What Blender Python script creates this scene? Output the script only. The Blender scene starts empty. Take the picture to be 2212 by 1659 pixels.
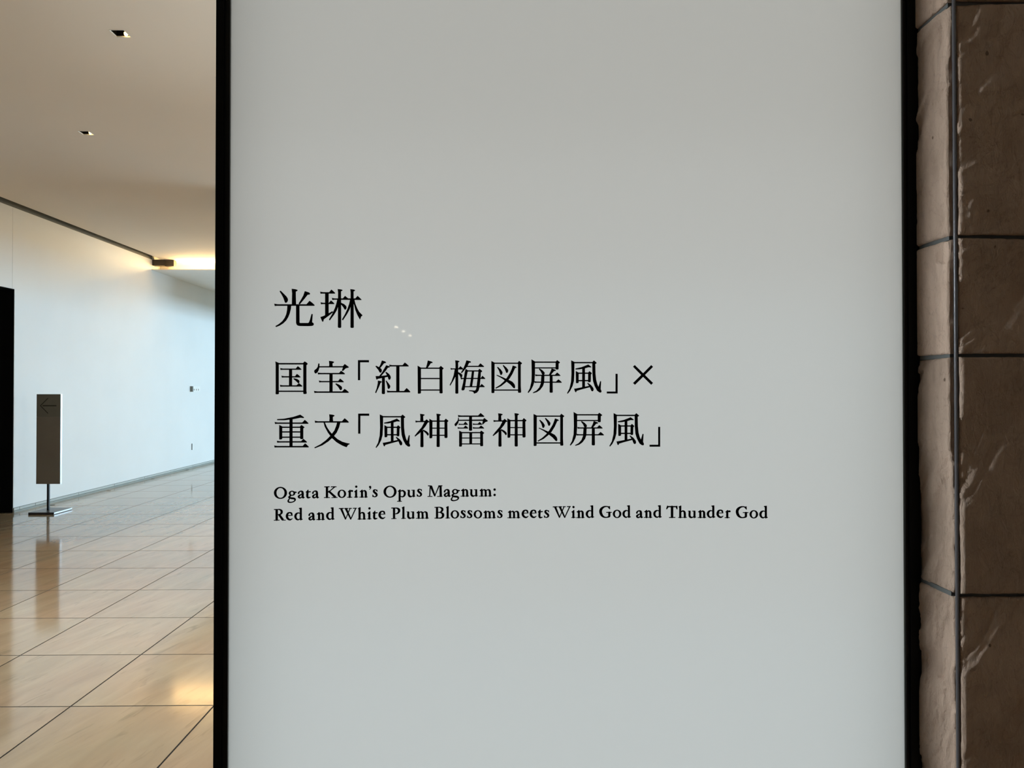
import bpy, math, random
from mathutils import Vector, Matrix, Euler, noise
random.seed(7)
scene = bpy.context.scene
COL = scene.collection

# ------------------------------------------------------------------ camera
F = 1570.0                      # focal length in pixels of the 2212 px frame
CX, CY = 1106.0, 829.5
YAW = math.atan(26.0 / F)       # turned a little to the right of the hall axis
PITCH = math.atan(15.5 / F)
EYE = Vector((0.0, 0.0, 1.45))
cam_data = bpy.data.cameras.new('camera')
cam_data.sensor_fit = 'HORIZONTAL'
cam_data.sensor_width = 36.0
cam_data.lens = 36.0 * F / 2212.0
cam_data.clip_start = 0.02
cam = bpy.data.objects.new('camera', cam_data)
COL.objects.link(cam)
cam.location = EYE
ROT = Euler((0, 0, -YAW)).to_matrix() @ Euler((math.radians(90) + PITCH, 0, 0)).to_matrix()
cam.rotation_euler = ROT.to_euler()
scene.camera = cam


def pt(x, y, axis, val):
    """photo point (x, y) -> the point of the real plane axis = val it shows"""
    d = ROT @ Vector(((x - CX) / F, -(y - CY) / F, -1.0))
    t = (val - EYE[axis]) / d[axis]
    return EYE + d * t


# ------------------------------------------------------------------ world, exposure
world = bpy.data.worlds.new('overcast_sky')
scene.world = world
world.use_nodes = True
wn = world.node_tree.nodes['Background']
wn.inputs[0].default_value = (0.62, 0.80, 1.0, 1)
wn.inputs[1].default_value = 1.0
scene.view_settings.view_transform = 'Standard'
scene.view_settings.look = 'None'
scene.view_settings.gamma = 1.0
scene.view_settings.exposure = 0.0
scene.view_settings.use_curve_mapping = False
scene.cycles.max_bounces = 10
scene.cycles.diffuse_bounces = 6
scene.cycles.sample_clamp_indirect = 6.0
scene.cycles.caustics_reflective = False
scene.cycles.caustics_refractive = False


def area(name, loc, rot, sx, sy, power, color, parent=None, spread=180):
    ld = bpy.data.lights.new(name, 'AREA')
    ld.shape = 'RECTANGLE'
    ld.size, ld.size_y = sx, sy
    ld.energy = power
    ld.color = color
    ld.spread = math.radians(spread)
    o = bpy.data.objects.new(name, ld)
    COL.objects.link(o)
    o.location = loc
    o.rotation_euler = rot
    if parent:
        o.parent = parent
    return o


R90 = math.radians(90)
XW = -5.81          # left wall plane
XR = 6.0            # right wall plane
Y_END = 28.0
Y_REAR = -28.0
DOOR_Y = pt(30, 845, 0, XW).y        # far jamb of the dark opening
Z_UP = 3.650        # main ceiling
Z_LO = 3.473        # dropped ceiling beyond the light cove
Y_LIP = pt(334, 583, 2, Z_LO).y
Y_COVE = Y_LIP + 0.30
DAY = (0.50, 0.78, 1.0)
WARM = (1.0, 0.68, 0.30)
# daylight standing in the tall windows of the right-hand wall (faces -X)
area('window_daylight', (XR + 0.10, 17.45, 1.62), (0, math.radians(90), 0), 2.7, 17.7, 1480, DAY)
# added fill light in an unseen left-hand window, for the stone (faces +X)
area('foyer_fill_light', (XW - 0.12, 3.40, 1.40), (0, math.radians(-90), 0), 2.4, 3.7, 315, (0.84, 0.94, 1.0), spread=46)
# warm strip lamp in the ceiling cove (faces up and back towards the camera)
area('cove_strip_lamp', (0.17, Y_COVE - 0.03, Z_LO + 0.066), (math.radians(-112), 0, 0), 11.5, 0.09, 185, WARM)

# ------------------------------------------------------------------ materials


def mat(name):
    m = bpy.data.materials.new(name)
    m.use_nodes = True
    nt = m.node_tree
    return m, nt, nt.nodes['Principled BSDF']


def simple(name, col, rough=0.6, metal=0.0, spec=0.5, var=0.04, scale=6.0, bump=0.0, bscale=80.0):
    m, nt, b = mat(name)
    b.inputs['Roughness'].default_value = rough
    b.inputs['Metallic'].default_value = metal
    b.inputs['Specular IOR Level'].default_value = spec
    tc = nt.nodes.new('ShaderNodeTexCoord')
    n = nt.nodes.new('ShaderNodeTexNoise')
    n.inputs['Scale'].default_value = scale
    n.inputs['Detail'].default_value = 3
    nt.links.new(tc.outputs['Object'], n.inputs['Vector'])
    r = nt.nodes.new('ShaderNodeValToRGB')
    r.color_ramp.elements[0].color = tuple(c * (1 - var) for c in col) + (1,)
    r.color_ramp.elements[1].color = tuple(min(1, c * (1 + var)) for c in col) + (1,)
    r.color_ramp.elements[0].position = 0.35
    r.color_ramp.elements[1].position = 0.65
    nt.links.new(n.outputs['Fac'], r.inputs['Fac'])
    nt.links.new(r.outputs['Color'], b.inputs['Base Color'])
    if bump:
        n2 = nt.nodes.new('ShaderNodeTexNoise')
        n2.inputs['Scale'].default_value = bscale
        n2.inputs['Detail'].default_value = 4
        nt.links.new(tc.outputs['Object'], n2.inputs['Vector'])
        bp = nt.nodes.new('ShaderNodeBump')
        bp.inputs['Strength'].default_value = bump
        bp.inputs['Distance'].default_value = 0.002
        nt.links.new(n2.outputs['Fac'], bp.inputs['Height'])
        nt.links.new(bp.outputs['Normal'], b.inputs['Normal'])
    return m


def emissive(name, col, strength):
    m, nt, b = mat(name)
    b.inputs['Base Color'].default_value = (*col, 1)
    b.inputs['Emission Color'].default_value = (*col, 1)
    b.inputs['Emission Strength'].default_value = strength
    return m


M_WALL = simple('white_plaster', (0.80, 0.80, 0.78), 0.65, var=0.015, scale=1.2)
M_CEIL = simple('warm_white_ceiling', (0.80, 0.72, 0.62), 0.8, var=0.01, scale=0.8)
M_CEIL_LO = simple('grey_white_ceiling', (0.92, 0.92, 0.90), 0.8, var=0.01)
M_GROUT = simple('dark_joint', (0.02, 0.014, 0.012), 0.8)
M_GAP = simple('gap_shade_grey', (0.18, 0.175, 0.15), 0.8)  # dark grey stands in for the shade inside the ceiling gap
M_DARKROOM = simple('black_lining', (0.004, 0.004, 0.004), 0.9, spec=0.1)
M_DARKSTEEL = simple('dark_bronze_block', (0.055, 0.045, 0.03), 0.6)
M_BLACKFRAME = simple('black_lacquered_metal', (0.002, 0.002, 0.002), 0.35, spec=0.15)
M_INNERFRAME = simple('charcoal_anodised_metal', (0.006, 0.005, 0.0045), 0.4, spec=0.3)
M_EDGE = simple('grey_glass_edge', (0.10, 0.11, 0.09), 0.3)
M_INK = simple('black_vinyl', (0.0015, 0.0015, 0.0015), 0.6, spec=0.05)
M_SIGN = simple('taupe_painted_metal', (0.26, 0.24, 0.21), 0.45, var=0.03)
M_SIGNTOP = simple('grey_green_printed_plate', (0.21, 0.21, 0.185), 0.45, var=0.03)
M_SIGNEDGE = simple('brushed_aluminium', (0.8, 0.82, 0.85), 0.3, metal=0.6)
M_ARROW = simple('engraved_arrow', (0.035, 0.032, 0.026), 0.6)
M_POLE = simple('black_steel', (0.012, 0.012, 0.013), 0.4)
M_BASE = simple('black_steel_plate', (0.045, 0.045, 0.05), 0.30)
M_SKIRT = simple('grey_metal_skirting', (0.50, 0.52, 0.49), 0.4, var=0.05, scale=3)
M_SKIRTLOW = simple('grey_metal_track', (0.30, 0.32, 0.29), 0.45)
M_DARKSLOT = simple('dark_slot', (0.10, 0.10, 0.08), 0.7)
M_SWITCHPLATE = simple('ivory_switch_plate', (0.85, 0.85, 0.82), 0.4)
M_SWITCHBOX = simple('grey_switch_box', (0.16, 0.16, 0.14), 0.5)
M_TRIM = simple('white_lamp_trim', (0.75, 0.73, 0.68), 0.5)
M_HOUSING = simple('black_lamp_baffle', (0.004, 0.004, 0.004), 0.5, spec=0.2)
M_SEAL = simple('dark_rubber_bead', (0.075, 0.070, 0.075), 0.33, spec=0.6)
M_JOINT = simple('grey_mortar_joint', (0.085, 0.088, 0.085), 0.7, bump=0.4)
M_WINFRAME = simple('dark_window_frame', (0.03, 0.03, 0.03), 0.5)
M_BULB = emissive('warm_bulb', (1.0, 0.66, 0.22), 9.0)
M_BULB_FAR = emissive('bright_warm_bulb', (1.0, 0.85, 0.6), 20.0)


def marble():
    m, nt, b = mat('polished_beige_limestone')
    L = nt.links.new
    tc = nt.nodes.new('ShaderNodeTexCoord')
    oi = nt.nodes.new('ShaderNodeObjectInfo')
    add = nt.nodes.new('ShaderNodeVectorMath'); add.operation = 'MULTIPLY_ADD'
    comb = nt.nodes.new('ShaderNodeCombineXYZ')
    L(oi.outputs['Random'], comb.inputs[0]); L(oi.outputs['Random'], comb.inputs[1])
    add.inputs[1].default_value = (40, 23, 0)
    L(comb.outputs[0], add.inputs[0]); L(tc.outputs['Object'], add.inputs[2])
    mr0 = nt.nodes.new('ShaderNodeMapping')
    mr0.inputs['Rotation'].default_value = (0, 0, math.radians(12))
    L(add.outputs[0], mr0.inputs['Vector'])
    mp = nt.nodes.new('ShaderNodeMapping')
    mp.inputs['Scale'].default_value = (6.5, 1.3, 1.0)
    L(mr0.outputs[0], mp.inputs['Vector'])
    n1 = nt.nodes.new('ShaderNodeTexNoise'); n1.inputs['Scale'].default_value = 1.6
    n1.inputs['Detail'].default_value = 5; n1.inputs['Distortion'].default_value = 0.6
    L(mp.outputs[0], n1.inputs['Vector'])
    r1 = nt.nodes.new('ShaderNodeValToRGB')
    e = r1.color_ramp.elements
    e[0].position = 0.30; e[0].color = (0.37, 0.27, 0.175, 1)
    e[1].position = 0.66; e[1].color = (0.45, 0.335, 0.22, 1)
    L(n1.outputs['Fac'], r1.inputs['Fac'])
    # thin dark veins
    n2 = nt.nodes.new('ShaderNodeTexNoise'); n2.inputs['Scale'].default_value = 3.0
    n2.inputs['Detail'].default_value = 3; n2.inputs['Distortion'].default_value = 1.2
    L(mp.outputs[0], n2.inputs['Vector'])
    r2 = nt.nodes.new('ShaderNodeValToRGB')
    e = r2.color_ramp.elements
    e[0].position = 0.27; e[0].color = (0.55, 0.55, 0.52, 1)
    e[1].position = 0.40; e[1].color = (1, 1, 1, 1)
    L(n2.outputs['Fac'], r2.inputs['Fac'])
    mul = nt.nodes.new('ShaderNodeMix'); mul.data_type = 'RGBA'; mul.blend_type = 'MULTIPLY'
    mul.inputs[0].default_value = 0.4
    L(r1.outputs[0], mul.inputs[6]); L(r2.outputs[0], mul.inputs[7])
    # pinkish / greyish clouds
    n3 = nt.nodes.new('ShaderNodeTexNoise'); n3.inputs['Scale'].default_value = 1.7
    L(add.outputs[0], n3.inputs['Vector'])
    mix2 = nt.nodes.new('ShaderNodeMix'); mix2.data_type = 'RGBA'; mix2.blend_type = 'MULTIPLY'
    r3 = nt.nodes.new('ShaderNodeValToRGB')
    e = r3.color_ramp.elements
    e[0].position = 0.35; e[0].color = (0.98, 1.0, 0.96, 1)
    e[1].position = 0.65; e[1].color = (1.0, 0.93, 0.88, 1)
    L(n3.outputs['Fac'], r3.inputs['Fac'])
    mix2.inputs[0].default_value = 1.0
    L(mul.outputs[2], mix2.inputs[6]); L(r3.outputs[0], mix2.inputs[7])
    # each slab its own tone
    hsv = nt.nodes.new('ShaderNodeHueSaturation')
    mr = nt.nodes.new('ShaderNodeMapRange'); mr.inputs[3].default_value = 0.93; mr.inputs[4].default_value = 1.07
    L(oi.outputs['Random'], mr.inputs[0]); L(mr.outputs[0], hsv.inputs['Value'])
    L(mix2.outputs[2], hsv.inputs['Color'])
    L(hsv.outputs[0], b.inputs['Base Color'])
    b.inputs['Roughness'].default_value = 0.10
    b.inputs['IOR'].default_value = 1.95
    return m


def stone_mat():
    m, nt, b = mat('split_face_brown_sandstone')
    L = nt.links.new
    tc = nt.nodes.new('ShaderNodeTexCoord')
    oi = nt.nodes.new('ShaderNodeObjectInfo')
    n1 = nt.nodes.new('ShaderNodeTexNoise'); n1.inputs['Scale'].default_value = 7
    n1.inputs['Detail'].default_value = 8; n1.inputs['Roughness'].default_value = 0.62
    L(tc.outputs['Object'], n1.inputs['Vector'])
    r1 = nt.nodes.new('ShaderNodeValToRGB')
    e = r1.color_ramp.elements
    e[0].position = 0.32; e[0].color = (0.42, 0.30, 0.225, 1)
    e[1].position = 0.68; e[1].color = (0.56, 0.41, 0.315, 1)
    L(n1.outputs['Fac'], r1.inputs['Fac'])
    # small dark iron spots
    vo = nt.nodes.new('ShaderNodeTexVoronoi'); vo.inputs['Scale'].default_value = 15
    L(tc.outputs['Object'], vo.inputs['Vector'])
    gate = nt.nodes.new('ShaderNodeTexNoise'); gate.inputs['Scale'].default_value = 90
    L(tc.outputs['Object'], gate.inputs['Vector'])
    sub = nt.nodes.new('ShaderNodeMath'); sub.operation = 'MULTIPLY_ADD'
    L(gate.outputs['Fac'], sub.inputs[0]); sub.inputs[1].default_value = 0.12
    L(vo.outputs['Distance'], sub.inputs[2])
    r2 = nt.nodes.new('ShaderNodeValToRGB')
    e = r2.color_ramp.elements
    e[0].position = 0.095; e[0].color = (0.25, 0.2, 0.16, 1)
    e[1].position = 0.118; e[1].color = (1, 1, 1, 1)
    L(sub.outputs[0], r2.inputs['Fac'])
    mul = nt.nodes.new('ShaderNodeMix'); mul.data_type = 'RGBA'; mul.blend_type = 'MULTIPLY'
    mul.inputs[0].default_value = 0.8
    L(r1.outputs[0], mul.inputs[6]); L(r2.outputs[0], mul.inputs[7])
    # painted relief shading: thin dark and light lines along the cleavage ridges
    mpc = nt.nodes.new('ShaderNodeMapping')
    mpc.inputs['Rotation'].default_value = (math.radians(32), math.radians(-38), 0)
    L(tc.outputs['Object'], mpc.inputs['Vector'])
    mpd = nt.nodes.new('ShaderNodeMapping')
    mpd.inputs['Scale'].default_value = (8.5, 8.5, 1.0)
    L(mpc.outputs[0], mpd.inputs['Vector'])
    nc = nt.nodes.new('ShaderNodeTexNoise'); nc.inputs['Scale'].default_value = 2.9
    nc.inputs['Detail'].default_value = 6; nc.inputs['Roughness'].default_value = 0.5; nc.inputs['Distortion'].default_value = 0.15
    L(mpd.outputs[0], nc.inputs['Vector'])
    rc = nt.nodes.new('ShaderNodeValToRGB')
    e = rc.color_ramp.elements
    e[0].position = 0.0; e[0].color = (1, 1, 1, 1)
    e[1].position = 1.0; e[1].color = (1, 1, 1, 1)
    for p_, v_ in ((0.425, 1.0), (0.435, 0.62), (0.448, 1.0), (0.545, 1.0), (0.552, 1.22), (0.562, 1.0), (0.60, 1.0), (0.607, 0.68), (0.618, 1.0)):
        q_ = rc.color_ramp.elements.new(p_); q_.color = (v_, v_, v_, 1)
    L(nc.outputs['Fac'], rc.inputs['Fac'])
    mulc = nt.nodes.new('ShaderNodeMix'); mulc.data_type = 'RGBA'; mulc.blend_type = 'MULTIPLY'
    mulc.inputs[0].default_value = 0.4
    L(mul.outputs[2], mulc.inputs[6]); L(rc.outputs[0], mulc.inputs[7])
    mul = mulc
    hsv = nt.nodes.new('ShaderNodeHueSaturation')
    mr = nt.nodes.new('ShaderNodeMapRange'); mr.inputs[3].default_value = 0.86; mr.inputs[4].default_value = 1.14
    L(oi.outputs['Random'], mr.inputs[0]); L(mr.outputs[0], hsv.inputs['Value'])
    L(mul.outputs[2], hsv.inputs['Color'])
    L(hsv.outputs[0], b.inputs['Base Color'])
    b.inputs['Roughness'].default_value = 0.75
    b.inputs['Specular IOR Level'].default_value = 0.3
    mp = nt.nodes.new('ShaderNodeMapping')
    mp.inputs['Rotation'].default_value = (math.radians(35), math.radians(-35), 0)
    mp.inputs['Scale'].default_value = (2.5, 2.5, 1)
    L(tc.outputs['Object'], mp.inputs['Vector'])
    n3 = nt.nodes.new('ShaderNodeTexNoise'); n3.inputs['Scale'].default_value = 26
    n3.inputs['Detail'].default_value = 10; n3.inputs['Roughness'].default_value = 0.65
    n3.inputs['Distortion'].default_value = 0.7
    L(mp.outputs[0], n3.inputs['Vector'])
    bp = nt.nodes.new('ShaderNodeBump'); bp.inputs['Strength'].default_value = 0.9
    bp.inputs['Distance'].default_value = 0.012
    L(n3.outputs['Fac'], bp.inputs['Height']); L(bp.outputs[0], b.inputs['Normal'])
    return m


def diffuser():
    m = bpy.data.materials.new('opal_acrylic_diffuser')
    m.use_nodes = True
    nt = m.node_tree
    nt.nodes.clear()
    L = nt.links.new
    out = nt.nodes.new('ShaderNodeOutputMaterial')
    tr = nt.nodes.new('ShaderNodeBsdfTranslucent'); tr.inputs[0].default_value = (0.80, 0.82, 0.81, 1)
    df = nt.nodes.new('ShaderNodeBsdfDiffuse'); df.inputs[0].default_value = (0.80, 0.82, 0.82, 1)
    m1 = nt.nodes.new('ShaderNodeMixShader'); m1.inputs[0].default_value = 0.4
    L(tr.outputs[0], m1.inputs[1]); L(df.outputs[0], m1.inputs[2])
    gl = nt.nodes.new('ShaderNodeBsdfGlossy'); gl.inputs['Roughness'].default_value = 0.02
    fr = nt.nodes.new('ShaderNodeFresnel'); fr.inputs[0].default_value = 1.56
    m2 = nt.nodes.new('ShaderNodeMixShader')
    L(fr.outputs[0], m2.inputs[0]); L(m1.outputs[0], m2.inputs[1]); L(gl.outputs[0], m2.inputs[2])
    L(m2.outputs[0], out.inputs[0])
    return m


M_TILE = marble()
M_STONE = stone_mat()
M_OPAL = diffuser()

# ------------------------------------------------------------------ mesh helpers


def link(name, verts, faces, material, parent=None, smooth=False):
    me = bpy.data.meshes.new(name)
    me.from_pydata([tuple(v) for v in verts], [], faces)
    me.materials.append(material)
    if smooth:
        for p in me.polygons:
            p.use_smooth = True
    me.update()
    o = bpy.data.objects.new(name, me)
    COL.objects.link(o)
    if parent:
        o.parent = parent
        o.matrix_parent_inverse = Matrix.Translation(-parent.location)
    return o


class MB:
    def __init__(s):
        s.v, s.f = [], []

    def box(s, x0, x1, y0, y1, z0, z1, bev=0.0):
        if bev:
            b = bev
            i = len(s.v)
            for (z, k) in ((z0, 0), (z1 - b, 0), (z1, b)):
                s.v += [(x0 + k, y0 + k, z), (x1 - k, y0 + k, z), (x1 - k, y1 - k, z), (x0 + k, y1 - k, z)]
            s.f.append((i + 3, i + 2, i + 1, i))
            for r in (0, 4):
                for a in range(4):
                    c = (a + 1) % 4
                    s.f.append((i + r + a, i + r + c, i + r + 4 + c, i + r + 4 + a))
            s.f.append((i + 8, i + 9, i + 10, i + 11))
            return s
        i = len(s.v)
        s.v += [(x0, y0, z0), (x1, y0, z0), (x1, y1, z0), (x0, y1, z0), (x0, y0, z1), (x1, y0, z1), (x1, y1, z1), (x0, y1, z1)]
        s.f += [(i + 3, i + 2, i + 1, i), (i + 4, i + 5, i + 6, i + 7), (i, i + 1, i + 5, i + 4), (i + 1, i + 2, i + 6, i + 5),
                (i + 2, i + 3, i + 7, i + 6), (i + 3, i, i + 4, i + 7)]
        return s

    def tube(s, p0, p1, r, n=16, r1=None):
        p0, p1 = Vector(p0), Vector(p1)
        r1 = r if r1 is None else r1
        d = (p1 - p0).normalized()
        u = d.orthogonal().normalized()
        w = d.cross(u)
        i = len(s.v)
        for (p, rr) in ((p0, r), (p1, r1)):
            for k in range(n):
                a = 2 * math.pi * k / n
                s.v.append(tuple(p + u * rr * math.cos(a) + w * rr * math.sin(a)))
        for k in range(n):
            c = (k + 1) % n
            s.f.append((i + k, i + c, i + n + c, i + n + k))
        s.f.append(tuple(i + k for k in reversed(range(n))))
        s.f.append(tuple(i + n + k for k in range(n)))
        return s

    def build(s, name, material, parent=None, smooth=False):
        return link(name, s.v, s.f, material, parent, smooth)


def bx(name, material, parent, *a, bev=0.0):
    return MB().box(*a, bev=bev).build(name, material, parent)


def struct(o):
    o['kind'] = 'structure'
    return o


def thing(name, loc, label, cat, group=None):
    o = bpy.data.objects.new(name, None)
    COL.objects.link(o)
    o.location = loc
    o.empty_display_size = 0.05
    o['label'] = label
    o['category'] = cat
    if group:
        o['group'] = group
    return o


def tag(o, label, cat, group=None):
    o['label'] = label
    o['category'] = cat
    if group:
        o['group'] = group
    return o


# ------------------------------------------------------------------ floor: bed and single slabs
floor = struct(bx('floor', M_GROUT, None, -11, XR + 0.3, Y_REAR - 0.3, Y_END + 0.3, -0.25, -0.0013))
TS = 0.657
GX0 = pt(463.4, 1297.6, 2, 0).x
GY0 = pt(145, 1525.9, 2, 0).y
G = 0.0042                                   # half a joint
base_tile = None
single = set()
tile_mesh = None
for j in range(-2, 19):
    for i in range(-8, 4):
        x0 = GX0 + i * TS; y0 = GY0 + j * TS
        if i >= 2 and j < 0:
            continue
        if tile_mesh is None:
            t = MB().box(-TS / 2 + G, TS / 2 - G, -TS / 2 + G, TS / 2 - G, -0.02, 0.0).build('tile', M_TILE, floor)
            tile_mesh = t.data
        else:
            t = bpy.data.objects.new('tile', tile_mesh)
            COL.objects.link(t)
            t.parent = floor
            t.matrix_parent_inverse = Matrix.Translation(-floor.location)
        t.location = (x0 + TS / 2, y0 + TS / 2, 0)
        single.add((i, j))
mb = MB()
for j in range(-47, 38):
    for i in range(-14, 11):
        if (i, j) in single:
            continue
        x0 = GX0 + i * TS; y0 = GY0 + j * TS
        xa, xb = max(x0 + G, -11), min(x0 + TS - G, XR)
        ya, yb = max(y0 + G, Y_REAR), min(y0 + TS - G, Y_END)
        if xb - xa > 0.01 and yb - ya > 0.01:
            mb.box(xa, xb, ya, yb, -0.02, 0.0)
rest = mb.build('paving', M_TILE, floor)
rest['kind'] = 'stuff'

# ------------------------------------------------------------------ walls
SLOT = 0.16                                   # width of the shadow gap along the wall
wl = struct(bx('wall_left', M_WALL, None, XW - 0.25, XW, DOOR_Y, Y_END, 0.0, 4.04))
DOOR_Z = pt(30, 624.3, 0, XW).z
seam_y = pt(27.6, 530, 0, XW).y
bx('header_panel', M_WALL, wl, XW - 0.25, XW, 5.4, seam_y - 0.004, DOOR_Z, 4.04)
bx('filler_panel', M_WALL, wl, XW - 0.25, XW, seam_y + 0.000, DOOR_Y, DOOR_Z, 4.04)
bx('panel_joint', M_DARKSLOT, wl, XW - 0.22, XW - 0.006, seam_y - 0.004, seam_y, DOOR_Z, 4.04)
bx('near_wall_segment', M_WALL, wl, XW - 0.25, XW, 5.2, 5.4, 0.0, 4.04)
# low and high wall pieces around the added foyer window, and the wall behind it
bx('window_sill_wall', M_WALL, wl, XW - 0.25, XW, 1.5, 5.2, 0.0, 0.15)
bx('window_head_wall', M_WALL, wl, XW - 0.25, XW, 1.5, 5.2, 2.6, 4.04)
bx('rear_wall_segment', M_WALL, wl, XW - 0.25, XW, Y_REAR, 1.5, 0.0, 4.04)
XC0 = XW + SLOT
# dark lining of the gap above the wall, its tone imitating shade
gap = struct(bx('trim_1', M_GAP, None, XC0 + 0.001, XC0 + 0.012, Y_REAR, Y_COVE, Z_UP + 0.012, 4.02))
# dark room beyond the opening
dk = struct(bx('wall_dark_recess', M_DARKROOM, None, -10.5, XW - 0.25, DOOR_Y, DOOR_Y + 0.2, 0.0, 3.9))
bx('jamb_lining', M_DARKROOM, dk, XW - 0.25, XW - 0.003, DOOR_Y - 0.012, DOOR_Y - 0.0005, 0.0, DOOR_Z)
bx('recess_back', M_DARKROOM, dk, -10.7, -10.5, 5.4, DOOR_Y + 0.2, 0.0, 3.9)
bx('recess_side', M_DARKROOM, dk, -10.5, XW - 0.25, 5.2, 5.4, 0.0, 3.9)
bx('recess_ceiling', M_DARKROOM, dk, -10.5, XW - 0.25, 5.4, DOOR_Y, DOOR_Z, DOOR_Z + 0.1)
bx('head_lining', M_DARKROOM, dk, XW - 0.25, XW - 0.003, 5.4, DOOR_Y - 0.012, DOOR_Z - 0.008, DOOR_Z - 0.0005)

# right-hand wall with its windows
wr = struct(bx('wall_right', M_WALL, None, XR, XR + 0.25, Y_REAR, 8.5, 0.0, 4.05))
bx('window_sill_wall', M_WALL, wr, XR, XR + 0.25, 8.5, 26.4, 0.0, 0.22)
bx('window_head_wall', M_WALL, wr, XR, XR + 0.25, 8.5, 26.4, 3.02, 4.05)
bx('end_wall_segment', M_WALL, wr, XR, XR + 0.25, 26.4, Y_END, 0.0, 4.05)
wb = struct(bx('wall_far', M_WALL, None, XW - 0.25, XR + 0.25, Y_END, Y_END + 0.2, 0.0, 4.05))
wq = struct(bx('wall_rear', M_WALL, None, XW - 0.25, XR + 0.25, Y_REAR - 0.2, Y_REAR, 0.0, 4.05))
win = struct(MB().box(XR + 0.02, XR + 0.08, 8.5, 26.4, 0.22, 0.27).build('window_1', M_WINFRAME))
for k in range(8):
    y = 8.5 + k * 2.55
    bx('mullion', M_WINFRAME, win, XR + 0.02, XR + 0.08, y, y + 0.05, 0.27, 3.02)
win_added = struct(MB().box(XW - 0.10, XW - 0.04, 1.5, 5.2, 0.15, 0.20).build('window_added', M_WINFRAME))  # added window frame around the foyer fill light
for k in range(4):
    y = 1.5 + k * 1.22
    bx('mullion', M_WINFRAME, win_added, XW - 0.10, XW - 0.04, y, y + 0.05, 0.20, 2.6)
# pale partition standing far behind the camera, mirrored in the sign
part = struct(bx('wall_rear_partition', M_WALL, None, -1.46, -0.70, -9.8, -9.6, 0.0, 2.78))

# ------------------------------------------------------------------ ceilings
lamps = [pt(259.5, 72.5, 2, Z_UP), pt(185.5, 287.3, 2, Z_UP)]
hidden = [Vector((-1.955, 5.15, Z_UP)), Vector((-4.8, 3.4, Z_UP)), Vector((-3.6, 2.6, Z_UP)), Vector((-1.2, 3.4, Z_UP)), Vector((-1.2, 6.4, Z_UP)), Vector((-2.45, 8.2, Z_UP)), Vector((-2.7, 10.2, Z_UP)), Vector((-1.1, -8.3, Z_UP)), Vector((-3.57, -21.9, Z_UP)), Vector((-3.55, -23.6, Z_UP)), Vector((-3.56, -25.6, Z_UP))]
alll = lamps + hidden
HS = 0.046
XC0 = XW + SLOT
xs = sorted({XC0, XR} | {round(p.x + s, 4) for p in alll for s in (-HS, HS)})
ys = sorted({Y_REAR, Y_COVE} | {round(p.y + s, 4) for p in alll for s in (-HS, HS)})
mb = MB()
for a in range(len(xs) - 1):
    for b in range(len(ys) - 1):
        mx, my = (xs[a] + xs[a + 1]) / 2, (ys[b] + ys[b + 1]) / 2
        if any(abs(mx - p.x) < HS and abs(my - p.y) < HS for p in alll):
            continue
        mb.box(xs[a], xs[a + 1], ys[b], ys[b + 1], Z_UP, Z_UP + 0.02)
ceil = struct(mb.build('ceiling', M_CEIL))
bx('gap_shade_strip', M_GAP, ceil, XW, XW + 0.0015, Y_REAR, Y_LIP + 0.02, Z_UP - 0.004, 4.03)  # dark strip on the wall, put in for the slot's shade
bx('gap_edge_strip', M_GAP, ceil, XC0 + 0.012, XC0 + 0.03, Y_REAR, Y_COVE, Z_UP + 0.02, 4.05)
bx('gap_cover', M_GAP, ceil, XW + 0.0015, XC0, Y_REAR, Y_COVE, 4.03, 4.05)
bx('slab_above', M_GAP, ceil, XW - 0.25, XR + 0.25, Y_REAR, Y_END, 4.05, 4.15)
cove = struct(bx('ceiling_cove_back', M_CEIL_LO, None, XW, XR, Y_COVE, Y_COVE + 0.03, Z_LO + 0.012, 4.05))
down = struct(bx('ceiling_added_baffle', M_CEIL_LO, None, -4.35, -4.20, Y_COVE + 0.1, Y_END, 2.82, Z_LO))  # added unseen baffle that shades the top of the left wall
bx('added_baffle_segment', M_CEIL_LO, down, -3.0, -2.85, 7.95, Y_LIP - 0.35, 2.62, Z_UP)  # second added baffle, nearer, keeping daylight off the upper wall
low = struct(bx('ceiling_dropped', M_CEIL_LO, None, XW, XR, Y_LIP, Y_END, Z_LO, Z_LO + 0.012))
# small dark block closing the shadow gap at the cove
ba, bb = pt(356, 565, 1, Y_LIP + 0.12), pt(380, 577, 1, Y_LIP + 0.12)
bl_ = pt(361, 565, 1, Y_LIP + 0.12)
blk = struct(bx('trim_2', M_DARKSTEEL, None, bl_.x, bb.x, Y_LIP + 0.04, Y_LIP + 0.14, bb.z, ba.z + 0.01))
bx('wall_arm', M_DARKSTEEL, blk, XW, bl_.x, Y_LIP + 0.021, Y_LIP + 0.13, bb.z + 0.012, Z_UP - 0.002)

# ------------------------------------------------------------------ recessed square downlights


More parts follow.
